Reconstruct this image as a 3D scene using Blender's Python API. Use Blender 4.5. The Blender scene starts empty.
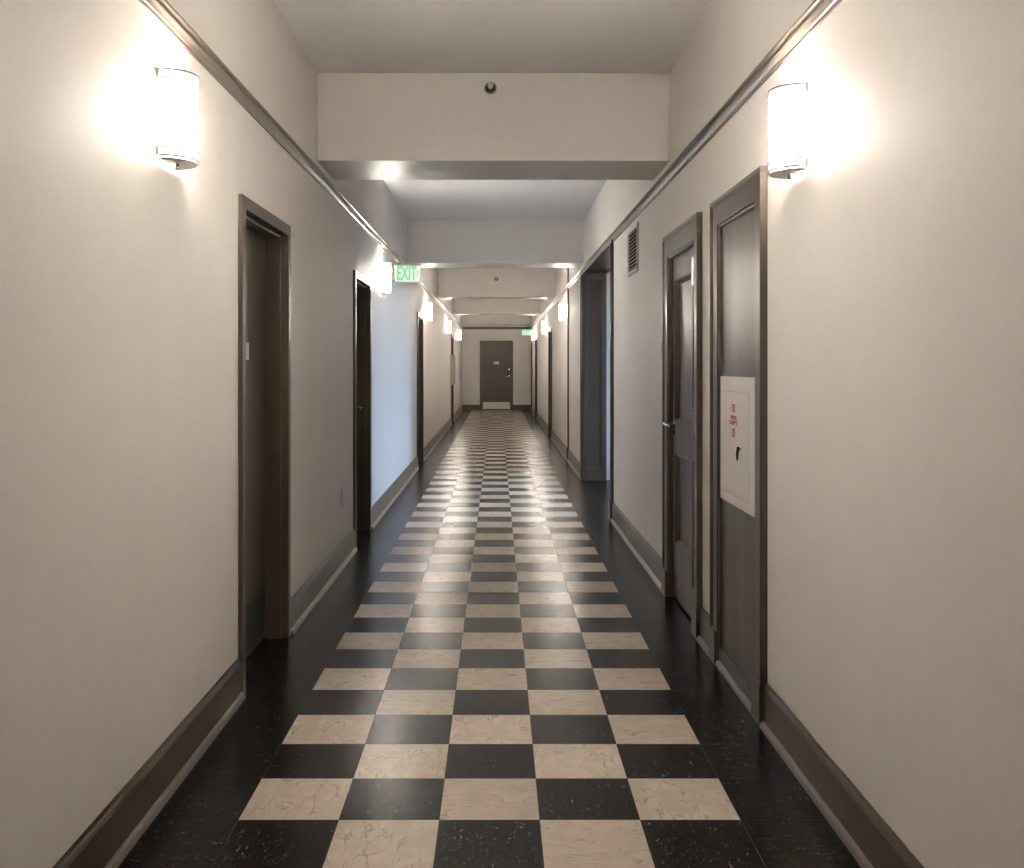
import bpy, math, random
from mathutils import Vector, Matrix

random.seed(4)
PI = math.pi
COL = bpy.context.scene.collection

# ------------------------------------------------------------------ mesh builder
class MB:
    def __init__(self):
        self.v, self.f, self.mi = [], [], []
    def add(self, verts, faces, mi=0):
        n = len(self.v)
        self.v += [tuple(p) for p in verts]
        self.f += [tuple(n + i for i in f) for f in faces]
        self.mi += [mi] * len(faces)
        return self
    def box(self, x0, x1, y0, y1, z0, z1, mi=0):
        x0, x1 = sorted((x0, x1)); y0, y1 = sorted((y0, y1)); z0, z1 = sorted((z0, z1))
        v = [(x0,y0,z0),(x1,y0,z0),(x1,y1,z0),(x0,y1,z0),(x0,y0,z1),(x1,y0,z1),(x1,y1,z1),(x0,y1,z1)]
        f = [(0,3,2,1),(4,5,6,7),(0,1,5,4),(1,2,6,5),(2,3,7,6),(3,0,4,7)]
        return self.add(v, f, mi)
    def prism(self, prof, fn, t0, t1):
        """closed profile (a,b) swept from t0 to t1; fn(a,b,t) -> point"""
        n = len(prof)
        v = [fn(a, b, t0) for a, b in prof] + [fn(a, b, t1) for a, b in prof]
        f = [(i, (i+1) % n, n+(i+1) % n, n+i) for i in range(n)]
        f += [tuple(range(n))[::-1], tuple(range(n, 2*n))]
        return self.add(v, f)
    def cyl(self, p0, p1, r0, r1=None, n=20, caps=True):
        r1 = r0 if r1 is None else r1
        p0, p1 = Vector(p0), Vector(p1)
        d = (p1-p0).normalized()
        a = d.orthogonal().normalized(); b = d.cross(a)
        v = []
        for p, r in ((p0, r0), (p1, r1)):
            for i in range(n):
                t = 2*PI*i/n
                v.append(p + a*math.cos(t)*r + b*math.sin(t)*r)
        f = [(i, (i+1) % n, n+(i+1) % n, n+i) for i in range(n)]
        if caps: f += [tuple(range(n))[::-1], tuple(range(n, 2*n))]
        return self.add(v, f)
    def tube(self, pts, rad, n=10):
        for i in range(len(pts)-1):
            r0 = rad[i] if isinstance(rad, (list, tuple)) else rad
            r1 = rad[i+1] if isinstance(rad, (list, tuple)) else rad
            self.cyl(pts[i], pts[i+1], r0, r1, n)
            if i: self.ball(pts[i], r0, n)
        return self
    def ball(self, c, r, n=12):
        c = Vector(c); m = max(6, n//2)
        v = [c + Vector((0, 0, r))]
        for j in range(1, m):
            p = PI*j/m
            for i in range(n):
                t = 2*PI*i/n
                v.append(c + Vector((math.sin(p)*math.cos(t), math.sin(p)*math.sin(t), math.cos(p)))*r)
        v.append(c - Vector((0, 0, r)))
        f = [(0, 1+i, 1+(i+1) % n) for i in range(n)]
        for j in range(m-2):
            for i in range(n):
                a = 1+j*n
                f.append((a+i, a+n+i, a+n+(i+1) % n, a+(i+1) % n))
        a = 1+(m-2)*n
        f += [(a+i, len(v)-1, a+(i+1) % n) for i in range(n)]
        return self.add(v, f)
    def build(self, name, mat, parent=None, bevel=0.0, smooth=False):
        me = bpy.data.meshes.new(name)
        me.from_pydata(self.v, [], self.f)
        for m in (mat if isinstance(mat, (list, tuple)) else [mat]): me.materials.append(m)
        me.polygons.foreach_set('material_index', self.mi)
        import bmesh
        bm = bmesh.new(); bm.from_mesh(me)
        bmesh.ops.recalc_face_normals(bm, faces=bm.faces)
        bm.to_mesh(me); bm.free()
        if smooth:
            me.polygons.foreach_set('use_smooth', [True]*len(me.polygons))
            me.set_sharp_from_angle(angle=math.radians(38))
        me.update()
        o = bpy.data.objects.new(name, me)
        COL.objects.link(o)
        if parent: o.parent = parent
        if bevel:
            b = o.modifiers.new('bevel', 'BEVEL'); b.width = bevel; b.segments = 2
            b.limit_method = 'ANGLE'; b.angle_limit = math.radians(40); b.harden_normals = False
        return o

def tag(o, label=None, cat=None, group=None, kind=None):
    if label: o['label'] = label
    if cat: o['category'] = cat
    if group: o['group'] = group
    if kind: o['kind'] = kind
    return o

def empty(name, loc, rz=0.0):
    o = bpy.data.objects.new(name, None); COL.objects.link(o)
    o.empty_display_size = 0.1
    o.location = loc; o.rotation_euler = (0, 0, rz)
    return o

def copy_tree(o, parent=None):
    c = o.copy(); COL.objects.link(c); c.parent = parent
    for ch in list(o.children): copy_tree(ch, c)
    return c

def lettering(name, text, size, mat, parent, loc, rot, depth=0.001, stretch=1.0, spacing=1.0, bold=0.0):
    cu = bpy.data.curves.new(name, 'FONT'); cu.body = text; cu.size = size
    cu.extrude = depth; cu.align_x = 'CENTER'; cu.align_y = 'CENTER'; cu.space_character = spacing
    cu.offset = bold; cu.space_line = 0.95
    t = bpy.data.objects.new(name + '_src', cu); COL.objects.link(t)
    bpy.context.view_layer.update()
    me = bpy.data.meshes.new_from_object(t.evaluated_get(bpy.context.evaluated_depsgraph_get()))
    bpy.data.objects.remove(t); bpy.data.curves.remove(cu)
    me.materials.clear(); me.materials.append(mat)
    o = bpy.data.objects.new(name, me); COL.objects.link(o)
    o.parent = parent; o.location = loc; o.rotation_euler = rot; o.scale = (stretch, 1, 1)
    return o

# ------------------------------------------------------------------ materials
class NT:
    def __init__(self, name):
        self.m = bpy.data.materials.new(name); self.m.use_nodes = True
        self.t = self.m.node_tree; self.t.nodes.clear()
        self.out = self.n('ShaderNodeOutputMaterial')
    def n(self, typ, **kw):
        x = self.t.nodes.new(typ)
        for k, v in kw.items():
            if k.startswith('i_'):
                key = k[2:]
                key = int(key) if key.isdigit() else key.replace('_', ' ')
                x.inputs[key].default_value = v
            else: setattr(x, k, v)
        return x
    def l(self, a, b):
        self.t.links.new(a, b); return b
    def math(self, op, a, b=None, c=None):
        x = self.n('ShaderNodeMath', operation=op)
        for i, s in enumerate((a, b, c)):
            if s is None: continue
            if isinstance(s, (int, float)): x.inputs[i].default_value = s
            else: self.l(s, x.inputs[i])
        return x.outputs[0]
    def mix(self, fac, a, b):
        x = self.n('ShaderNodeMix', data_type='RGBA')
        for i, s in ((0, fac), (6, a), (7, b)):
            if isinstance(s, (int, float)): x.inputs[i].default_value = s
            elif isinstance(s, tuple): x.inputs[i].default_value = (*s, 1) if len(s) == 3 else s
            else: self.l(s, x.inputs[i])
        return x.outputs[2]
    def ramp(self, fac, lo, hi, a=0.0, b=1.0):
        x = self.n('ShaderNodeMapRange'); x.clamp = True
        self.l(fac, x.inputs[0])
        x.inputs[1].default_value = lo; x.inputs[2].default_value = hi
        x.inputs[3].default_value = a; x.inputs[4].default_value = b
        return x.outputs[0]

def paint(name, col, rough=0.4, spec=0.5, bump=0.0, streak=0.0, var=0.06, orange=0.0):
    N = NT(name)
    tc = N.n('ShaderNodeTexCoord')
    p = N.n('ShaderNodeBsdfPrincipled')
    p.inputs['Roughness'].default_value = rough
    p.inputs['Specular IOR Level'].default_value = spec
    ns = N.n('ShaderNodeTexNoise'); ns.inputs['Scale'].default_value = 2.2; ns.inputs['Detail'].default_value = 5
    N.l(tc.outputs['Object'], ns.inputs['Vector'])
    f = N.ramp(ns.outputs['Fac'], 0.3, 0.7, 1-var, 1+var)
    mul = N.n('ShaderNodeVectorMath', operation='SCALE'); mul.inputs[0].default_value = col
    N.l(f, mul.inputs['Scale'])
    N.l(mul.outputs[0], p.inputs['Base Color'])
    h = None
    if streak:
        mp = N.n('ShaderNodeMapping'); mp.inputs['Scale'].default_value = (4.5, 4.5, 0.35)
        N.l(tc.outputs['Object'], mp.inputs['Vector'])
        s1 = N.n('ShaderNodeTexNoise'); s1.inputs['Scale'].default_value = 1.3; s1.inputs['Detail'].default_value = 1
        N.l(mp.outputs[0], s1.inputs['Vector'])
        b1 = N.n('ShaderNodeBump'); b1.inputs['Strength'].default_value = 1.0; b1.inputs['Distance'].default_value = streak
        N.l(s1.outputs['Fac'], b1.inputs['Height'])
        h = b1
        r = N.ramp(s1.outputs['Fac'], 0.35, 0.65, max(0.285, rough-0.03), rough+0.07)
        N.l(r, p.inputs['Roughness'])
    if bump:
        s2 = N.n('ShaderNodeTexNoise'); s2.inputs['Scale'].default_value = 160; s2.inputs['Detail'].default_value = 3
        N.l(tc.outputs['Object'], s2.inputs['Vector'])
        b2 = N.n('ShaderNodeBump'); b2.inputs['Strength'].default_value = 0.5; b2.inputs['Distance'].default_value = bump
        N.l(s2.outputs['Fac'], b2.inputs['Height'])
        if h: N.l(h.outputs[0], b2.inputs['Normal'])
        h = b2
    if h: N.l(h.outputs[0], p.inputs['Normal'])
    N.l(p.outputs[0], N.out.inputs[0])
    return N.m

def metal(name, col, rough=0.25):
    N = NT(name)
    p = N.n('ShaderNodeBsdfPrincipled'); p.inputs['Metallic'].default_value = 1
    tc = N.n('ShaderNodeTexCoord')
    ns = N.n('ShaderNodeTexNoise'); ns.inputs['Scale'].default_value = 60
    N.l(tc.outputs['Object'], ns.inputs['Vector'])
    N.l(N.ramp(ns.outputs['Fac'], 0.3, 0.7, rough*0.8, rough*1.25), p.inputs['Roughness'])
    p.inputs['Base Color'].default_value = (*col, 1)
    N.l(p.outputs[0], N.out.inputs[0]); return N.m

def glow(name, col, strength):
    N = NT(name)
    e = N.n('ShaderNodeEmission'); e.inputs[0].default_value = (*col, 1); e.inputs[1].default_value = strength
    N.l(e.outputs[0], N.out.inputs[0]); return N.m

S = 0.3048
TX0, TY0 = -0.7855, 3.046
def floor_mat():
    N = NT('checkered_vinyl_tile')
    g = N.n('ShaderNodeNewGeometry'); sp = N.n('ShaderNodeSeparateXYZ')
    N.l(g.outputs['Position'], sp.inputs[0])
    u = N.math('DIVIDE', N.math('SUBTRACT', sp.outputs[0], TX0), S)
    v = N.math('DIVIDE', N.math('SUBTRACT', sp.outputs[1], TY0), S)
    iu, iv = N.math('FLOOR', u), N.math('FLOOR', v)
    fu, fv = N.math('SUBTRACT', u, iu), N.math('SUBTRACT', v, iv)
    par = N.math('FLOORED_MODULO', N.math('ADD', iu, iv), 2.0)
    even = N.math('LESS_THAN', par, 0.5)
    inside = N.math('MULTIPLY', N.math('GREATER_THAN', iu, -0.5), N.math('LESS_THAN', iu, 4.5))
    white = N.math('MULTIPLY', even, inside)
    # random value per tile
    cb = N.n('ShaderNodeCombineXYZ'); N.l(iu, cb.inputs[0]); N.l(iv, cb.inputs[1])
    wn = N.n('ShaderNodeTexWhiteNoise', noise_dimensions='2D'); N.l(cb.outputs[0], wn.inputs['Vector'])
    rnd = wn.outputs['Value']
    # per tile shifted coordinates, quarter turned at random
    lc = N.n('ShaderNodeCombineXYZ'); N.l(fu, lc.inputs[0]); N.l(fv, lc.inputs[1])
    rot = N.n('ShaderNodeVectorRotate', rotation_type='Z_AXIS')
    rot.inputs['Center'].default_value = (0.5, 0.5, 0)
    N.l(lc.outputs[0], rot.inputs['Vector'])
    N.l(N.math('MULTIPLY', N.math('ROUND', N.math('MULTIPLY', rnd, 1.0)), PI/2), rot.inputs['Angle'])
    off = N.n('ShaderNodeVectorMath', operation='SCALE'); N.l(wn.outputs['Color'], off.inputs[0]); off.inputs['Scale'].default_value = 40
    ad = N.n('ShaderNodeVectorMath', operation='ADD'); N.l(rot.outputs[0], ad.inputs[0]); N.l(off.outputs[0], ad.inputs[1])
    P = ad.outputs[0]
    st = N.n('ShaderNodeMapping'); st.inputs['Scale'].default_value = (1.0, 2.6, 1); st.inputs['Rotation'].default_value = (0, 0, 0.35)
    N.l(P, st.inputs['Vector'])
    n1 = N.n('ShaderNodeTexNoise'); n1.inputs['Scale'].default_value = 1.7; n1.inputs['Detail'].default_value = 7; n1.inputs['Roughness'].default_value = 0.55
    n1.inputs['Distortion'].default_value = 0.8
    N.l(st.outputs[0], n1.inputs['Vector'])
    # thin dark veins where the noise crosses 0.5
    vein = N.math('SUBTRACT', 1.0, N.ramp(N.math('ABSOLUTE', N.math('SUBTRACT', n1.outputs['Fac'], 0.5)), 0.0, 0.02))
    n2 = N.n('ShaderNodeTexNoise'); n2.inputs['Scale'].default_value = 5; n2.inputs['Detail'].default_value = 6
    N.l(P, n2.inputs['Vector'])
    vmask = N.ramp(n2.outputs['Fac'], 0.42, 0.56)
    vein = N.math('MULTIPLY', vein, vmask)
    cloud = N.ramp(n2.outputs['Fac'], 0.3, 0.7)
    tone = N.mix(cloud, (0.60, 0.51, 0.425), (0.72, 0.62, 0.52))
    wcol = N.mix(N.math('MULTIPLY', vein, 0.6), tone, (0.20, 0.155, 0.12))
    # black tile: scattered short pale flecks
    fm = N.n('ShaderNodeMapping'); fm.inputs['Scale'].default_value = (3.0, 9.0, 1); fm.inputs['Rotation'].default_value = (0, 0, 0.7)
    N.l(P, fm.inputs['Vector'])
    n3 = N.n('ShaderNodeTexNoise'); n3.inputs['Scale'].default_value = 3.2; n3.inputs['Detail'].default_value = 7; n3.inputs['Roughness'].default_value = 0.7
    n3.inputs['Distortion'].default_value = 1.4
    N.l(fm.outputs[0], n3.inputs['Vector'])
    fl = N.ramp(n3.outputs['Fac'], 0.605, 0.67)
    bcol = N.mix(N.math('MULTIPLY', fl, 0.65), N.mix(cloud, (0.006, 0.0048, 0.004), (0.012, 0.0098, 0.008)), (0.30, 0.26, 0.22))
    col = N.mix(white, bcol, wcol)
    bri = N.ramp(rnd, 0, 1, 0.9, 1.08)
    sc = N.n('ShaderNodeVectorMath', operation='SCALE'); N.l(col, sc.inputs[0]); N.l(bri, sc.inputs['Scale'])
    # seam
    eu = N.math('MINIMUM', fu, N.math('SUBTRACT', 1.0, fu)); ev = N.math('MINIMUM', fv, N.math('SUBTRACT', 1.0, fv))
    seam = N.math('SUBTRACT', 1.0, N.ramp(N.math('MINIMUM', eu, ev), 0.002, 0.006))
    col = N.mix(N.math('MULTIPLY', seam, 0.6), sc.outputs[0], (0.05, 0.042, 0.035))
    p = N.n('ShaderNodeBsdfPrincipled')
    N.l(col, p.inputs['Base Color'])
    # scuffed wax: roughness by tile and by a large soft wear pattern
    n4 = N.n('ShaderNodeTexNoise'); n4.inputs['Scale'].default_value = 1.7; n4.inputs['Detail'].default_value = 4
    N.l(g.outputs['Position'], n4.inputs['Vector'])
    rg = N.math('ADD', N.ramp(n4.outputs['Fac'], 0.3, 0.7, 0.24, 0.256), N.math('MULTIPLY', rnd, 0.012))
    N.l(rg, p.inputs['Roughness'])
    p.inputs['Specular IOR Level'].default_value = 0.09
    # gentle unevenness
    n5 = N.n('ShaderNodeTexNoise'); n5.inputs['Scale'].default_value = 9; n5.inputs['Detail'].default_value = 3
    N.l(g.outputs['Position'], n5.inputs['Vector'])
    hh = N.math('SUBTRACT', n5.outputs['Fac'], N.math('MULTIPLY', seam, 0.5))
    b = N.n('ShaderNodeBump'); b.inputs['Strength'].default_value = 0.5; b.inputs['Distance'].default_value = 0.0016
    N.l(hh, b.inputs['Height']); N.l(b.outputs[0], p.inputs['Normal'])
    N.l(p.outputs[0], N.out.inputs[0]); return N.m

WALLC = (0.755, 0.715, 0.672)
M = dict(
    wall=paint('greige_eggshell_paint', WALLC, 0.54, 0.22, streak=0.0012, var=0.02),
    beam=paint('greige_flat_paint', WALLC, 0.42, 0.5, var=0.02),
    ceil=paint('ceiling_paint', (0.85, 0.835, 0.83), 0.6, 0.3, var=0.02),
    trim=paint('taupe_gloss_paint', (0.078, 0.060, 0.045), 0.30, 0.42, var=0.04),
    rail=paint('rail_gloss_paint', (0.14, 0.114, 0.092), 0.30, 0.45, var=0.05),
    leaf=paint('door_taupe_paint', (0.075, 0.059, 0.045), 0.38, 0.42, var=0.05),
    kick=paint('dark_kick_plate', (0.018, 0.014, 0.011), 0.4),
    panel=paint('grey_panel_paint', (0.090, 0.071, 0.055), 0.30, 0.36, streak=0.0010, var=0.05),
    white=paint('white_enamel', (0.72, 0.66, 0.60), 0.4),
    offwhite=paint('offwhite_plastic', (0.62, 0.56, 0.50), 0.4),
    red=paint('red_lettering', (0.42, 0.055, 0.04), 0.5),
    black=paint('black_plastic', (0.012, 0.010, 0.009), 0.35),
    dark=paint('painted_vent_shadow', (0.006, 0.005, 0.004), 0.8, 0.1),
    grey=paint('grey_print', (0.25, 0.24, 0.23), 0.5),
    cab=paint('grey_beige_metal', (0.42, 0.37, 0.31), 0.35),
    rim=glow('frosted_rim_bloom', (1.0, 0.96, 0.92), 1.5),  # weak glow put in for the lamp's bloom over the rim
    slat=paint('vent_slat_paint', (0.30, 0.26, 0.22), 0.5),
    chrome=metal('satin_chrome', (0.72, 0.70, 0.68), 0.18),
    nickel=metal('brushed_nickel', (0.62, 0.59, 0.56), 0.38),
    steel=metal('stainless_kick_plate', (0.66, 0.60, 0.53), 0.3),
    brass=metal('sprinkler_bronze', (0.30, 0.26, 0.22), 0.35),
    exitp=glow('lit_exit_panel', (0.86, 0.99, 0.84), 0.97),
    exitl=glow('lit_exit_letters', (0.30, 0.80, 0.38), 0.97),
    exitc=glow('dim_exit_chevron', (0.62, 0.74, 0.62), 0.9),
    floor=floor_mat(),
)
def glass():
    N = NT('window_glass')
    t = N.n('ShaderNodeBsdfTransparent'); t.inputs[0].default_value = (0.93, 0.97, 0.97, 1)
    gl = N.n('ShaderNodeBsdfGlossy'); gl.inputs['Roughness'].default_value = 0.02
    fr = N.n('ShaderNodeFresnel'); mx = N.n('ShaderNodeMixShader')
    N.l(fr.outputs[0], mx.inputs[0]); N.l(t.outputs[0], mx.inputs[1]); N.l(gl.outputs[0], mx.inputs[2])
    N.l(mx.outputs[0], N.out.inputs[0]); return N.m
M['glass'] = glass()

def shade_mat():
    # frosted shade, lit from the lamp in its middle: brightest at the front, dimmer towards the wall
    N = NT('lit_frosted_shade')
    tc = N.n('ShaderNodeTexCoord'); sp = N.n('ShaderNodeSeparateXYZ'); N.l(tc.outputs['Object'], sp.inputs[0])
    f = N.ramp(sp.outputs[0], 0.02, 0.09, 14.0, 246.0)
    e = N.n('ShaderNodeEmission'); e.inputs[0].default_value = (1.0, 0.912, 0.812, 1)
    N.l(f, e.inputs[1]); N.l(e.outputs[0], N.out.inputs[0]); return N.m
M['shade'] = shade_mat()

# ------------------------------------------------------------------ dimensions
XL, XR = -1.075, 1.032
WT = 0.255
YB, YE = -3.2, 30.6
ZC = 3.125
AX = 4.3               # window wall of the side lobby
L_DOORS = [(4.65, 0.874), (7.955, 0.85), (13.9, 0.88), (23.8, 0.93)]
R_DOORS = [(19.4, 0.93), (26.35, 0.93), (29.85, 0.80)]
HD = 2.04              # steel door head
END_X, END_W = -0.024, 0.915

# ------------------------------------------------------------------ shell
def wall_boxes(mb, x0, x1, holes, y0=YB, y1=YE, z1=ZC):
    y = y0
    for a, b, h in sorted(holes):
        mb.box(x0, x1, y, a, 0, z1)
        mb.box(x0, x1, a, b, h, z1)
        y = b
    mb.box(x0, x1, y, y1, 0, z1)

fl = MB(); fl.box(XL-0.36, AX+0.2, YB-0.2, YE+0.3, -0.12, 0)
tag(fl.build('floor', M['floor']), 'black floor with a strip of marbled black and white checkered tiles', 'floor', kind='structure')

wl = MB(); wall_boxes(wl, XL-WT, XL, [(c-w/2, c+w/2, HD) for c, w in L_DOORS])
wl.box(XL-WT-0.05, XL-WT, YB, YE, 0, ZC)  # unseen slab added behind the doors to block light leaking in
tag(wl.build('wall_left', M['wall']), 'greige painted corridor wall with four recessed dark doorways', 'wall', kind='structure')
NICHE = (3.945, 4.625, 2.03)
PDOOR = (5.17, 5.975, 2.03)
PORT = (9.0, 12.02, 2.505)
wr = MB(); wr.box(XR+WT, XR+WT+0.05, YB, 8.65, 0, ZC); wr.box(XR+WT, XR+WT+0.05, 12.21, YE, 0, ZC); wall_boxes(wr, XR, XR+WT, [(c-w/2, c+w/2, HD) for c, w in R_DOORS] + [NICHE, PDOOR, PORT])  # first two boxes: unseen slabs added to stop light leaks behind doors
tag(wr.build('wall_right', M['wall']), 'greige painted corridor wall with panelled door and wide opening', 'wall', kind='structure')
we = MB()
we.box(XL-WT, END_X-END_W/2, YE, YE+0.2, 0, ZC); we.box(END_X+END_W/2, XR+WT, YE, YE+0.2, 0, ZC)
we.box(END_X-END_W/2, END_X+END_W/2, YE, YE+0.2, 2.07, ZC)
we.box(XL-WT, XR+WT+0.05, YE+0.2, YE+0.26, 0, ZC)  # unseen slab added to close the light slit under the end door
tag(we.build('wall_end', M['beam']), 'short greige wall closing the far end of the corridor', 'wall', kind='structure')
wb = MB(); wb.box(XL-WT, XR+WT, YB-0.2, YB, 0, ZC)
tag(wb.build('wall_back', M['beam']), 'greige wall closing the corridor behind the viewer', 'wall', kind='structure')

ce = MB(); ce.box(XL-WT-0.07, AX+0.2, YB-0.2, YE+0.3, ZC, ZC+0.12)
ceiling = tag(ce.build('ceiling', M['ceil']), 'plain pale grey plaster ceiling crossed by deep greige beams', 'ceiling', kind='structure')
for y0 in (0.0, 6.0, 12.0, 18.0, 24.0, 30.0):
    b = MB(); b.box(XL, XR, y0, min(y0+0.62, YE), 2.60, ZC+0.0)
    b.build('beam', M['beam'], ceiling, bevel=0.004)

# side lobby reached through the wide opening
for nm, bx, lb in (
        ('wall_lobby_near', (XR+WT, AX, 8.65, 8.80), 'greige wall on the near side of the side lobby'),
        ('wall_lobby_far', (XR+WT, AX, 12.06, 12.21), 'daylit greige wall on the far side of the side lobby')):
    w = MB(); w.box(bx[0], bx[1], bx[2], bx[3], 0, ZC)
    tag(w.build(nm, M['beam']), lb, 'wall', kind='structure')
WY0, WY1, WZ0, WZ1 = 9.0, 11.85, 0.45, 2.85
w = MB()
w.box(AX, AX+0.2, 8.65, WY0, 0, ZC); w.box(AX, AX+0.2, WY1, 12.21, 0, ZC)
w.box(AX, AX+0.2, WY0, WY1, 0, WZ0); w.box(AX, AX+0.2, WY0, WY1, WZ1, ZC)
tag(w.build('wall_lobby_window', M['beam']), 'outer wall of the side lobby holding its window', 'wall', kind='structure')
win = tag(empty('window_1', (AX+0.1, (WY0+WY1)/2, WZ0)), 'wide daylight window of the side lobby', 'window', kind='structure')
hw = (WY1-WY0)/2; hz = WZ1-WZ0
f = MB()
f.box(-0.04, 0.04, -hw, -hw+0.06, 0, hz); f.box(-0.04, 0.04, hw-0.06, hw, 0, hz)
f.box(-0.04, 0.04, -hw, hw, 0, 0.06); f.box(-0.04, 0.04, -hw, hw, hz-0.06, hz)
for k in (-1, 1): f.box(-0.03, 0.03, k*hw/3-0.02, k*hw/3+0.02, 0, hz)
f.box(-0.03, 0.03, -hw, hw, hz*0.5-0.02, hz*0.5+0.02)
f.build('frame', M['white'], win, bevel=0.003)
g = MB(); g.box(-0.003, 0.003, -hw+0.03, hw-0.03, 0.03, hz-0.03); g.build('glass', M['glass'], win)
sl = MB(); sl.box(-0.16, -0.04, -hw-0.05, hw+0.05, -0.03, 0.0); sl.build('sill', M['white'], win, bevel=0.004)

# ------------------------------------------------------------------ baseboards, rails
BOARD = [(0, 0), (0.015, 0), (0.015, 0.140), (0.011, 0.150), (0.006, 0.156), (0.004, 0.166), (0, 0.166)]
SHOE = [(0.015, 0)] + [(0.015+0.018*math.cos(a), 0.024*math.sin(a)) for a in [i*PI/12 for i in range(7)]]
RAIL = [(0, 2.470), (0.008, 2.470), (0.008, 2.480), (0.012, 2.482), (0.018, 2.492), (0.026, 2.500), (0.026, 2.508),
        (0.021, 2.510), (0.021, 2.516), (0.032, 2.520), (0.034, 2.527), (0.030, 2.534), (0.020, 2.540), (0, 2.540)]
def along_left(a, b, t): return (XL+a, t, b)
def along_right(a, b, t): return (XR-a, t, b)
def along_end(a, b, t): return (t, YE-a, b)
def runs(prof, fn, segs):
    m = MB()
    for a, b in segs: m.prism(prof, fn, a, b)
    return m
def gaps(doors, y0, y1, cas=0.05):
    out = []; y = y0
    for a, b in sorted(doors):
        if a-cas > y: out.append((y, a-cas))
        y = b+cas
    if y < y1: out.append((y, y1))
    return out
segL = gaps([(c-w/2, c+w/2) for c, w in L_DOORS], YB, YE)
dR = [(c-w/2, c+w/2) for c, w in R_DOORS] + [(3.83+0.05, 4.74-0.05), (5.045+0.05, 6.105-0.05), (8.88+0.05, 12.14-0.05), (14.43+.05, 14.49-.05)]
segR = gaps(dR, YB, YE)
segE = [(XL+0.015, END_X-END_W/2-0.05), (END_X+END_W/2+0.05, XR-0.015)]
for side, fn, segs, lb in (('left', along_left, segL, 'taupe baseboard running along the wall with four recessed doors'),
                           ('right', along_right, segR, 'taupe baseboard running along the wall with the panelled door'),
                           ('end', along_end, segE, 'taupe baseboard either side of the far end door')):
    o = runs(BOARD, fn, segs).build('baseboard_'+side, M['trim'], smooth=False)
    tag(o, lb, 'baseboard', kind='structure')
    runs(SHOE, fn, segs).build('shoe_moulding', M['rail'], o, smooth=True)  # lighter colour than the board paints in the lamp highlight on the round
for n, fn, segs, lb in ((1, along_left, [(YB, YE)], 'moulded picture rail high on the wall with four recessed doors'),
                        (2, along_right, [(YB, 8.88), (12.14, YE)], 'moulded picture rail high on the wall with the panelled door'),
                        (3, along_end, [(XL+0.03, XR-0.03)], 'picture rail across the far end wall')):
    tag(runs(RAIL, fn, segs).build('trim_%d' % n, M['rail'], smooth=False), lb, 'picture rail', kind='structure')

# trim 4: panelled lining of the wide opening
t4 = tag(empty('trim_4', (XR, (PORT[0]+PORT[1])/2, 0)), 'grey panelled lining and casing of the wide lobby opening', 'opening trim', kind='structure')
cy = (PORT[0]+PORT[1])/2; h = (PORT[1]-PORT[0])/2
m = MB()
for s in (-1, 1):
    m.box(-0.008, WT+0.008, s*h, s*(h-0.016), 0, 2.505)
    for a, b in ((-0.008, 0.045), (WT-0.045, WT+0.008)):
        m.box(a, b, s*(h-0.016), s*(h-0.026), 0.15, 2.49)
    m.box(0.045, WT-0.045, s*(h-0.016), s*(h-0.026), 2.40, 2.49)
m.box(-0.008, WT+0.008, -h, h, 2.489, 2.505)
m.build('lining', M['trim'], t4, bevel=0.003)
m = MB()
for s in (-1, 1): m.box(-0.020, WT+0.020, s*h, s*(h-0.034), 0, 0.158)
m.build('plinth', M['trim'], t4, bevel=0.004)
m = MB()
for x0, x1, x2 in ((-0.022, 0, -0.030), (WT, WT+0.022, WT+0.030)):
    for s in (-1, 1):
        m.box(x0, x1, s*h, s*(h+0.11), 0.0, 2.46)
        m.box(x2, x1 if x2 < 0 else x0, s*(h+0.09), s*(h+0.115), 0.16, 2.46)
    m.box(x0, x1, -h-0.115, h+0.115, 2.46, 2.535)
    m.box(x2, x1 if x2 < 0 else x0, -h-0.115, h+0.115, 2.52, 2.54)
m.build('casing', M['trim'], t4, bevel=0.003)
m = MB()
for s in (-1, 1): m.box(-0.034, 0, s*(h-0.004), s*(h+0.12), 0, 0.165)
m.build('plinth', M['trim'], t4, bevel=0.004)
# trim 5: full height expansion joint cover
m = MB(); m.box(XR-0.022, XR, 14.43, 14.49, 0.18, 2.60+0.525); m.box(XR-0.034, XR, 14.42, 14.50, 0, 0.185)
tag(m.build('trim_5', M['leaf'], bevel=0.003), 'thin dark full-height joint cover on the wall past the opening', 'joint cover', kind='structure')

# ------------------------------------------------------------------ door hardware
def lever(parent, x, y, z, toward, name='handle', mat='chrome'):
    m = MB()
    m.cyl((x, y, z), (x+0.010, y, z), 0.030, 0.027, 28)
    m.cyl((x+0.010, y, z), (x+0.055, y, z), 0.010, 0.011, 18)
    pts = [(x+0.058, y, z), (x+0.060, y+toward*0.022, z+0.001), (x+0.060, y+toward*0.06, z-0.002), (x+0.056, y+toward*0.10, z-0.006), (x+0.050, y+toward*0.122, z-0.008)]
    m.tube(pts, [0.012, 0.0105, 0.009, 0.008, 0.008], 14); m.ball(pts[0], 0.0125, 16); m.ball(pts[-1], 0.008, 14)
    o = m.build(name, M[mat], parent, smooth=True)
    return o
def bolt(parent, x, y, z, mat='chrome'):
    m = MB(); m.cyl((x, y, z), (x+0.014, y, z), 0.028, 0.024, 26); m.cyl((x+0.014, y, z), (x+0.020, y, z), 0.014, 0.012, 20)
    return m.build('deadbolt', M[mat], parent, smooth=True)

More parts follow.
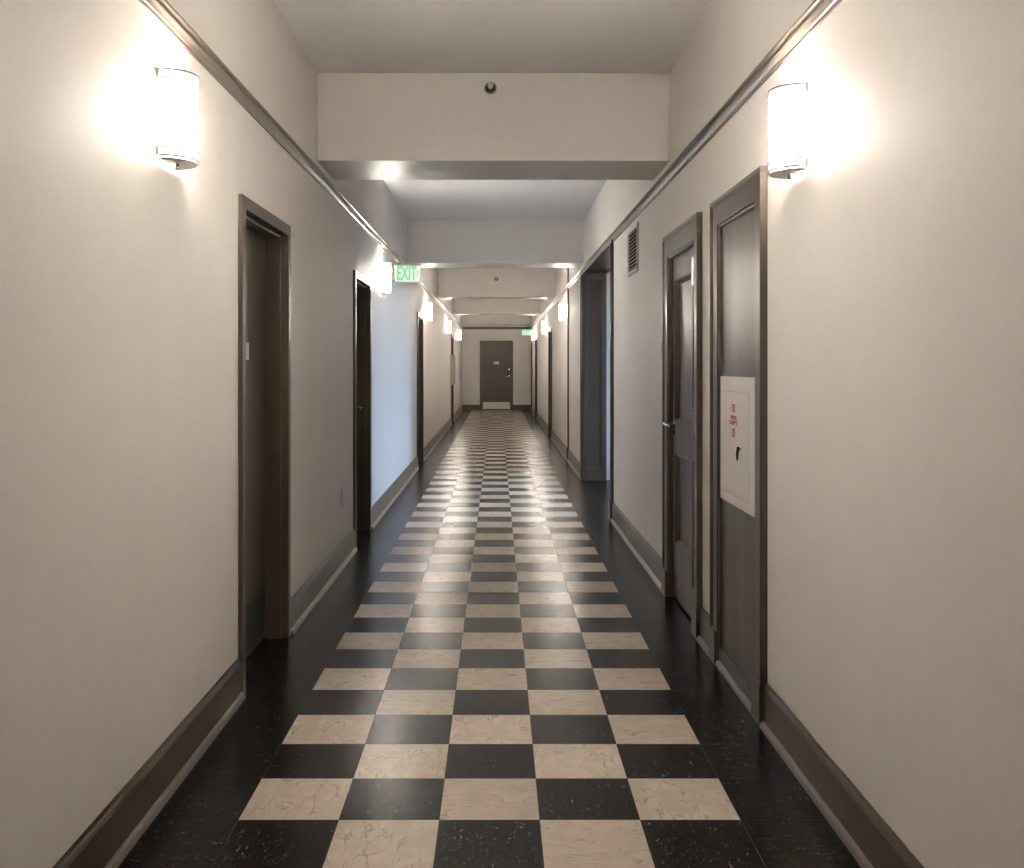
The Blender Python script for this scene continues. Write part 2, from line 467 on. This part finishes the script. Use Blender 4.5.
def steel_door(n, loc, rz, w, h, depth, label, hand, sign=False, kick='kick', deadbolt=True, leafmat='leaf', stop=True):
    """local +x points into the corridor, y runs along the wall"""
    r = tag(empty('door_%d' % n, loc, rz), label, 'door', kind='structure')
    hw = w/2; m = MB()
    for s in (-1, 1):
        m.box(0, 0.020, s*(hw-0.002), s*(hw+0.050), 0, h+0.05)
        m.box(-depth-0.06, 0.020, s*(hw-0.004), s*(hw+0.002), 0, h+0.002)
        if stop: m.box(-depth+0.002, -0.020, s*(hw-0.004), s*(hw-0.020), 0, h-0.004)
    m.box(0, 0.020, -hw, hw, h-0.002, h+0.05)
    m.box(-depth-0.06, 0.020, -hw, hw, h-0.006, h+0.002)
    if stop: m.box(-depth+0.002, -0.020, -hw, hw, h-0.006, h-0.020)
    m.build('frame', M['trim'], r, bevel=0.0025)
    l = MB(); l.box(-depth-0.045, -depth, -hw+0.004, hw-0.004, 0.008, h-0.006)
    leaf = l.build('door_leaf', M[leafmat], r, bevel=0.002)
    k = MB(); k.box(-depth, -depth+0.0025, -hw+0.045, hw-0.045, 0.04, 0.25)
    k.build('kick_plate', M[kick], leaf)
    lever(leaf, -depth, hand*(hw-0.075), 1.035, -hand)
    if deadbolt: bolt(leaf, -depth, hand*(hw-0.075), 1.235)
    if sign:
        s_ = MB(); s_.box(-depth, -depth+0.006, -0.075, 0.075, 1.405, 1.485)
        so = s_.build('room_sign', M['white'], leaf, bevel=0.002)
        tag(so, 'small white room sign')
        q = MB(); q.box(-depth+0.006, -depth+0.0072, -0.05, -0.008, 1.42, 1.468); q.box(-depth+0.006, -depth+0.0072, 0.008, 0.05, 1.42, 1.468)
        # faint grey marks of the sign are its own second material
        q.build('sign_print', M['offwhite'] if n == 1 else M['grey'], leaf)
    return r, leaf

llab = ['recessed taupe steel door nearest the viewer on the long plain wall',
        'recessed dark door with lever and deadbolt beside the daylit wall',
        'dark recessed doorway seen edge-on just past the first lit exit sign',
        'furthest recessed dark doorway, partly hidden by a projecting wall cabinet']
for i, (c, w) in enumerate(L_DOORS):
    # hinges near, latch on the far side (door 1: latch near)
    steel_door(i+1, (XL, c, 0), 0, w, HD, 0.098, llab[i], -1 if i == 0 else 1, sign=(i == 0), leafmat='leaf')
rlab = ['dark recessed doorway across from the third pair of sconces',
        'recessed dark doorway beside the last sconce near the end wall',
        'narrow dark doorway in the corner next to the end wall']
for i, (c, w) in enumerate(R_DOORS):
    steel_door(i+5, (XR, c, 0), PI, w, HD, 0.098, rlab[i], 1)
steel_door(8, (END_X, YE, 0), -PI/2, END_W, 2.07, 0.03, 'taupe end door with bright metal kick plate facing down the corridor', 1, sign=True, kick='steel', stop=False)

# ------------------------------------------------------------------ moulded casings
def casing(m, y0, y1, top, cw=0.115):
    """local +x out of the wall; outer edges y0,y1; top edge"""
    for a, s in ((y0, 1), (y1, -1)):
        m.box(0, 0.020, a+s*0.004, a+s*cw, 0, top-cw)
        m.box(0, 0.030, a, a+s*0.020, 0, top-0.020)
        m.box(0, 0.025, a+s*0.020, a+s*0.028, 0, top-0.028)
        m.box(-0.02, 0.012, a+s*cw, a+s*(cw+0.014), 0, top-cw-0.014)
        m.box(0, 0.034, a-s*0.004, a+s*(cw+0.006), 0, 0.155)
    m.box(0, 0.0203, y0+0.028, y1-0.028, top-cw, top-0.028)
    m.box(0, 0.0303, y0, y1, top-0.020, top)
    m.box(0, 0.0253, y0+0.02, y1-0.02, top-0.028, top-0.020)
    m.box(-0.02, 0.0123, y0+cw, y1-cw, top-cw-0.014, top-cw)

# door 9: two panel door
c9 = (5.045+6.105)/2; o9 = (6.105-5.045)/2
d9 = tag(empty('door_9', (XR, c9, 0), PI), 'taupe two-panel wooden door with chrome lever and long hinges', 'door', kind='structure')
# local y = -(Y-c9): hinge side (near) is +y
m = MB(); casing(m, -o9, o9, 2.15, 0.125)
m.box(-0.035, 0.010, o9-0.125, o9-0.153, 0, 2.025); m.box(-0.035, 0.010, -o9+0.125, -o9+0.135, 0, 2.025)
m.box(-0.08, -0.03, -o9+0.10, -o9+0.135, 0, 2.03); m.box(-0.08, -0.03, -o9+0.125, o9-0.125, 2.0, 2.03)
m.build('frame', M['trim'], d9, bevel=0.003)
LY0, LY1 = -o9+0.138, o9-0.155          # leaf extents
FX = -0.012
lf = MB()
st0, st1 = 0.115, 0.115
zs = [(0.015, 0.34), (0.87, 1.05), (1.875, 2.010)]
lf.box(FX-0.04, FX, LY0, LY0+st0, 0.015, 2.010); lf.box(FX-0.04, FX, LY1-st1, LY1, 0.015, 2.010)
for a, b in zs: lf.box(FX-0.04, FX, LY0+st0, LY1-st1, a, b)
lf.box(FX-0.035, FX-0.016, LY0+st0-0.01, LY1-st1+0.01, 0.3, 1.9)
leaf9 = lf.build('door_leaf', M['panel'], d9, bevel=0.002)
for a, b in ((0.34, 0.87), (1.05, 1.875)):
    m = MB(); y0, y1 = LY0+st0, LY1-st1; e = 0.026
    # sloped bead framing each sunk panel
    prof = [(-0.004, FX), (-0.004, FX+0.008), (0.008, FX+0.010), (0.014, FX+0.001), (e, FX-0.016), (0.0, FX-0.016)]
    m.prism(prof, lambda p, q, t: (q, y0+p, t), a, b)
    m.prism(prof, lambda p, q, t: (q, y1-p, t), a, b)
    m.prism(prof, lambda p, q, t: (q, t, a+p), y0, y1)
    m.prism(prof, lambda p, q, t: (q, t, b-p), y0, y1)
    m.build('panel_moulding', M['panel'], leaf9, smooth=True)
lever(leaf9, FX, LY0+0.055, 1.034, 1)
m = MB(); m.cyl((FX, LY0+0.055, 0.985), (FX+0.012, LY0+0.055, 0.985), 0.014, 0.012, 20); m.build('key_cylinder', M['black'], leaf9, smooth=True)
for z in (0.306, 1.078, 1.865):
    m = MB(); hy = LY1-0.002; hx = FX+0.028
    m.cyl((hx, hy, z-0.066), (hx, hy, z+0.066), 0.0085, n=16)
    for zz in (-0.022, 0.022): m.cyl((hx, hy, z+zz-0.001), (hx, hy, z+zz+0.001), 0.0092, n=16)
    m.ball((hx, hy, z-0.072), 0.0085); m.ball((hx, hy, z+0.072), 0.0085)
    m.box(FX, hx, hy-0.004, hy, z-0.06, z+0.06)
    tag(m.build('hinge', M['chrome'], leaf9, smooth=True), 'long chrome butt hinge')

# door 10: closed off doorway panel that carries the hose cabinet
c10 = (3.83+4.74)/2; o10 = (4.74-3.83)/2
d10 = tag(empty('door_10', (XR, c10, 0), PI), 'blanked-off taupe doorway panel behind the white fire cabinet', 'door', kind='structure')
m = MB(); casing(m, -o10, o10, 2.14, 0.115); m.build('frame', M['trim'], d10, bevel=0.003)
m = MB(); m.box(-0.04, 0.0, -o10+0.11, o10-0.11, 0, 2.03); m.build('panel', M['panel'], d10)
m = MB(); m.box(-0.012, 0.012, -o10+0.115, o10-0.115, 0, 0.075)
m.box(-0.012, 0.004, -o10+0.115, o10-0.115, 0.075, 0.088); m.build('base_board', M['trim'], d10, bevel=0.003)
m = MB(); m.prism([(a-0.003, b) for a, b in SHOE], lambda a, b, t: (a, t, b), -o10+0.12, o10-0.12)
m.build('shoe_moulding', M['rail'], d10, smooth=True)  # lighter colour paints in the lamp highlight here too

# ------------------------------------------------------------------ wall sconces
def half(a, b, n=28):
    return [(b*math.cos(t), a*math.sin(t)) for t in [-PI/2+PI*i/n for i in range(n+1)]]
def half_shell(m, a, b, z0, z1, th=0.003, x0=0.004):
    o = half(a, b); i_ = half(a-th, b-th); n = len(o); v = []
    for z in (z0, z1):
        v += [(x0+x, y, z) for x, y in o]; v += [(x0+x, y, z) for x, y in i_]
    f = []
    for k in range(n-1):
        f.append((k, k+1, 2*n+k+1, 2*n+k)); f.append((n+k, 3*n+k, 3*n+k+1, n+k+1))
        f.append((k, n+k, n+k+1, k+1)); f.append((2*n+k, 2*n+k+1, 3*n+k+1, 3*n+k))
    f += [(0, 2*n, 3*n, n), (n-1, 2*n-1, 4*n-1, 3*n-1)]
    m.add(v, f)
def half_disc(m, a, b, z0, z1, x0):
    o = half(a, b); n = len(o)
    v = [(x0+x, y, z0) for x, y in o] + [(x0+x, y, z1) for x, y in o]
    f = [tuple(range(n))[::-1], tuple(range(n, 2*n))] + [(k, (k+1) % n, n+(k+1) % n, n+k) for k in range(n)]
    m.add(v, f)
def make_sconce():
    r = empty('wall_sconce', (0, 0, 0))
    m = MB(); m.box(0, 0.004, -0.094, 0.094, -0.139, 0.139); m.build('back_plate', M['nickel'], r, bevel=0.001)
    m = MB(); half_shell(m, 0.098, 0.092, -0.108, 0.108); sh = m.build('lamp_shade', M['shade'], r, smooth=True)
    for s in (1, -1):
        m = MB(); half_shell(m, 0.1005, 0.0945, s*0.110 if s > 0 else -0.136, 0.136 if s > 0 else -0.110, 0.004); m.build('shade_rim', M['rim'], sh, smooth=True)
        m = MB(); half_shell(m, 0.103, 0.097, s*0.1375-0.0025, s*0.1375+0.0025, 0.008); half_shell(m, 0.103, 0.097, s*0.109-0.002, s*0.109+0.002, 0.008)
        for q in (-1, 1): m.box(0.0, 0.007, q*0.100, q*0.1045, s*0.106, s*0.140)
        m.build('metal_band', M['chrome'], r, smooth=True)
    m = MB(); half_disc(m, 0.097, 0.088, -0.146, -0.143, 0.006)
    m.box(0.0, 0.03, -0.085, -0.070, -0.150, -0.143); m.box(0.0, 0.03, 0.070, 0.085, -0.150, -0.143)
    m.build('bottom_plate', M['nickel'], r, smooth=True)
    m = MB(); m.cyl((0.03, 0, -0.157), (0.03, 0, -0.143), 0.006, 0.009, 14); m.ball((0.03, 0, -0.159), 0.007); m.build('finial', M['chrome'], r, smooth=True)
    return r
SZ = 2.181
sconce = make_sconce()
SL = [3.27, 9.25, 15.1, 21.1, 27.0]; SR = [3.44, 15.1, 21.1, 27.0]
slab = ['glowing half-round sconce left of the nearest recessed taupe door',
        'glowing half-round sconce beside the nearer green exit sign',
        'glowing half-round sconce next after the exit sign on the plain wall',
        'glowing half-round sconce, second last on the wall with four recessed doors',
        'glowing half-round sconce, furthest on the wall with four recessed doors']
srab = ['glowing half-round sconce beside the top of the blanked-off doorway panel',
        'glowing half-round sconce just past the wide opening and dark joint cover',
        'glowing half-round sconce beside the dark doorway opposite, middle of the distant three',
        'glowing half-round sconce closest to the distant green exit sign']
allp = [(XL, y, 0, lb) for y, lb in zip(SL, slab)] + [(XR, y, PI, lb) for y, lb in zip(SR, srab)]
for i, (x, y, rz, lb) in enumerate(allp):
    o = sconce if i == 0 else copy_tree(sconce)
    o.location = (x, y, SZ); o.rotation_euler = (0, 0, rz)
    tag(o, lb, 'wall lamp', 'half-round wall sconces along the corridor')
bulb = bpy.data.lights.new('sconce_bulb', 'POINT'); bulb.energy = 18.0; bulb.shadow_soft_size = 0.02; bulb.color = (1.0, 0.912, 0.812)
for i, (x, y, rz, lb) in enumerate(allp):
    lo = bpy.data.objects.new('bulb_light', bulb); COL.objects.link(lo)
    lo.location = (x+(0.045 if rz == 0 else -0.045), y, SZ)

# ------------------------------------------------------------------ exit signs
def exit_sign(loc, lb, mount):
    r = tag(empty('exit_sign', loc), lb, 'exit sign', 'green lit exit signs')
    W, H, T = 0.290, 0.190, 0.045
    m = MB(); m.box(-W/2, W/2, -T/2, T/2, -H/2, H/2); m.build('housing', M['white'], r, bevel=0.014)
    m = MB(); m.box(-W/2+0.014, W/2-0.014, -T/2-0.002, -T/2+0.001, -H/2+0.014, H/2-0.014); p = m.build('face_panel', M['exitp'], r, bevel=0.001)
    lettering('lettering', 'EXIT', 0.198, M['exitl'], p, (-0.010, -T/2-0.003, -0.002), (PI/2, 0, 0), stretch=0.50, bold=0.007)
    m = MB()
    for s in (1, -1): m.add([(0.100, -T/2-0.003, 0), (0.112, -T/2-0.003, 0), (0.098, -T/2-0.003, s*0.034), (0.090, -T/2-0.003, s*0.026)], [(0, 1, 2, 3)])
    m.build('chevron', M['exitc'], p)
    m = MB(); m.box(mount*W/2, mount*(W/2+0.012), -0.04, 0.04, -0.06, 0.06); m.build('mounting_bracket', M['white'], r, bevel=0.003)
    return r
exit_sign((XL+0.157, 10.3, 2.315), 'lit green exit sign projecting from wall between first two far sconces', -1)
exit_sign((XR-0.157, 29.85, 2.345), 'tiny distant lit green exit sign above the corner by the end door', 1)

# ------------------------------------------------------------------ fire cabinet
fc = tag(empty('fire_cabinet', (XR, 4.28, 0.775), PI), 'white metal fire cabinet with red lettering and black latch', 'fire cabinet')
W2, H2 = 0.30, 0.555
m = MB(); m.box(0, 0.008, -W2, W2, 0, H2); m.box(0.008, 0.014, -W2, -W2+0.03, 0, H2); m.box(0.008, 0.014, W2-0.075, W2, 0, H2)
m.box(0.008, 0.014, -W2+.03, W2-.075, 0, 0.045); m.box(0.008, 0.014, -W2+.03, W2-.075, H2-0.065, H2)
m.build('cabinet_frame', M['white'], fc, bevel=0.002)
m = MB(); m.box(0.006, 0.0165, -W2+0.034, W2-0.079, 0.049, H2-0.069); cd = m.build('cabinet_door', M['white'], fc, bevel=0.003)
fy = lambda Y: -(Y-4.28)
TR = (PI/2, 0, PI/2)
for txt, z, st, sz in (('FOR', 0.417, 0.62, 0.050), ('FIRE\nDEPT', 0.367, 2.6, 0.023), ('USE', 0.312, 0.72, 0.050)):
    lettering('lettering', txt, sz, M['red'], cd, (0.0170, fy(4.315), z), TR, stretch=st, bold=0.0012, depth=0.0004)
m = MB(); zl = 0.258; yl = fy(4.19)
m.cyl((0.0165, yl, zl), (0.024, yl, zl), 0.011, 0.010, 20)
lo_ = m.build('latch_rose', M['chrome'], cd, smooth=True)
m = MB(); m.tube([(0.026, yl, zl), (0.029, yl-0.006, zl-0.02), (0.026, yl-0.020, zl-0.052)], [0.007, 0.006, 0.004], 12); m.ball((0.026, yl, zl), 0.0075); m.build('latch', M['black'], cd, smooth=True)
for z in (0.08, 0.39):
    m = MB(); m.cyl((0.012, W2+0.001, z), (0.012, W2+0.001, z+0.1), 0.004, n=12); m.build('hinge', M['white'], fc, smooth=True)

# ------------------------------------------------------------------ small wall things
def plate(name, loc, rz, w, h, lb, cat, mat='offwhite'):
    r = tag(empty(name, loc, rz), lb, cat)
    m = MB(); m.box(0, 0.006, -w/2, w/2, -h/2, h/2); m.build('cover_plate', M[mat], r, bevel=0.002)
    return r
r = plate('light_switch', (XR, 6.33, 1.475), PI, 0.075, 0.10, 'small pale switch plate on the wall beyond the two-panel door', 'switch')
m = MB(); m.box(0.006, 0.013, -0.006, 0.006, -0.012, 0.012); m.build('toggle', M['white'], r, bevel=0.001)
r = plate('wall_outlet', (XL, 6.93, 0.468), 0, 0.072, 0.115, 'pale outlet plate low on the wall between two recessed doors', 'outlet')
m = MB()
for s in (-1, 1): m.cyl((0.006, 0, s*0.024), (0.0085, 0, s*0.024), 0.016, n=20)
m.build('socket', M['white'], r)

v = tag(empty('air_vent', (XR, 7.595, 2.07), PI), 'louvred air vent grille high on wall before the wide opening', 'vent')
m = MB(); a, hh = 0.275, 0.355
m.box(0, 0.012, -a, -a+0.03, 0, hh); m.box(0, 0.012, a-0.03, a, 0, hh); m.box(0, 0.012, -a, a, 0, 0.03); m.box(0, 0.012, -a, a, hh-0.03, hh)
m.build('grille_frame', M['offwhite'], v, bevel=0.002)
m = MB(); m.box(0.0, 0.001, -a+0.03, a-0.03, 0.03, hh-0.03); m.build('backing', M['dark'], v)  # near-black sheet on the uncut wall paints the shade behind the slats
m = MB()
for k in range(11):
    z = 0.036+k*0.0265
    m.box(0.008, 0.012, -a+0.028, a-0.028, z+0.003, z+0.0085)
m.build('slat', M['slat'], v)

def sprinkler(loc, lb):
    r = tag(empty('sprinkler_head', loc, -PI/2), lb, 'sprinkler', 'ceiling beam sprinkler heads')
    m = MB(); n = 28
    m.cyl((0, 0, 0), (0.004, 0, 0), 0.037, 0.035, n); q = m.build('escutcheon', M['brass'], r, smooth=True)
    m = MB(); m.cyl((0.004, 0, 0), (0.006, 0, 0), 0.029, 0.028, n); m.build('recess_shade_disc', M['black'], q, smooth=True)  # raised black disc paints the shade of a recessed cup
    m = MB(); m.cyl((0.008, 0, 0), (0.022, 0, 0), 0.011, n=18)
    for s in (-1, 1): m.tube([(0.020, s*0.010, 0), (0.034, s*0.013, 0), (0.048, s*0.004, 0)], 0.0025, 8)
    m.cyl((0.022, 0, 0), (0.048, 0, 0), 0.003, n=10); m.build('head', M['brass'], r, smooth=True)
    m = MB(); m.cyl((0.048, 0, 0), (0.0495, 0, 0), 0.017, n=20); m.box(0.036, 0.0495, -0.015, 0.015, 0.014, 0.016); m.build('deflector', M['nickel'], r, smooth=True)
sprinkler((-0.040, 6.0, 3.035), 'round bronze sprinkler head on the nearest beam face')
sprinkler((-0.015, 18.0, 2.925), 'tiny distant sprinkler head on the third beam face')

# projecting cabinet in front of the last doorway
pc = tag(empty('wall_cabinet', (XL, 23.12, 0.93), 0), 'grey-beige cabinet projecting from wall by the furthest recessed doorway', 'cabinet')
m = MB(); m.box(0, 0.10, -0.20, 0.20, 0, 0.68); m.build('cabinet_body', M['cab'], pc, bevel=0.006)
m = MB(); m.box(0.10, 0.112, -0.185, 0.185, 0.015, 0.665); q = m.build('cabinet_door', M['cab'], pc, bevel=0.004)
m = MB(); m.cyl((0.112, 0.15, 0.34), (0.13, 0.15, 0.34), 0.012, 0.015, 14); m.build('knob', M['chrome'], q, smooth=True)

# fire alarm pull station
pl = tag(empty('wall_mounted_fire_alarm', (XR, 29.1, 1.13), PI), 'small red fire alarm pull station near the end corner', 'fire alarm')
m = MB(); m.box(0, 0.045, -0.06, 0.06, 0, 0.15); m.build('alarm_body', M['red'], pl, bevel=0.005)
m = MB(); m.box(0.045, 0.057, -0.04, 0.04, 0.05, 0.075); m.box(0.045, 0.051, -0.012, 0.012, 0.075, 0.11); m.build('pull_handle', M['white'], pl, bevel=0.002)

# ------------------------------------------------------------------ daylight
wd = bpy.data.worlds.new('daylight'); bpy.context.scene.world = wd; wd.use_nodes = True
bg = wd.node_tree.nodes['Background']
wt = wd.node_tree
wc = wt.nodes.new('ShaderNodeTexCoord'); ws = wt.nodes.new('ShaderNodeSeparateXYZ'); wm = wt.nodes.new('ShaderNodeMapRange'); wx = wt.nodes.new('ShaderNodeMix')
wx.data_type = 'RGBA'
wt.links.new(wc.outputs['Generated'], ws.inputs[0]); wt.links.new(ws.outputs[2], wm.inputs[0])
wm.inputs[1].default_value = -0.06; wm.inputs[2].default_value = 0.04
wt.links.new(wm.outputs[0], wx.inputs[0])
wx.inputs[6].default_value = (0.17, 0.17, 0.17, 1)      # ground outside
wx.inputs[7].default_value = (0.52, 0.68, 1.0, 1)       # overcast blue sky
wt.links.new(wx.outputs[2], bg.inputs[0]); bg.inputs[1].default_value = 20.0
po = bpy.data.lights.new('window_portal', 'AREA'); po.shape = 'RECTANGLE'; po.size = WZ1-WZ0; po.size_y = WY1-WY0
po.cycles.is_portal = True
p = bpy.data.objects.new('window_portal', po); COL.objects.link(p)
p.location = (AX+0.22, (WY0+WY1)/2, (WZ0+WZ1)/2); p.rotation_euler = (0, PI/2, 0)

# ------------------------------------------------------------------ camera and view
F = 1004.0
cam = bpy.data.cameras.new('camera'); co = bpy.data.objects.new('camera', cam); COL.objects.link(co)
co.location = (0, 0, 1.38); co.rotation_euler = (PI/2, 0, 0)
cam.sensor_width = 36; cam.sensor_fit = 'HORIZONTAL'; cam.lens = F/1024*36
cam.shift_x = (512-497.2)/1024; cam.shift_y = -(434-365)/1024
cam.clip_start = 0.05; cam.clip_end = 200
sc = bpy.context.scene; sc.camera = co
sc.view_settings.view_transform = 'Standard'; sc.view_settings.look = 'None'
sc.view_settings.exposure = 0.0; sc.view_settings.gamma = 1.0; sc.view_settings.use_curve_mapping = False
sc.cycles.max_bounces = 14; sc.cycles.diffuse_bounces = 10; sc.cycles.glossy_bounces = 6; sc.cycles.transparent_max_bounces = 8
sc.cycles.sample_clamp_indirect = 25.0
sc.cycles.use_denoising = True
sc.cycles.caustics_reflective = False; sc.cycles.caustics_refractive = False
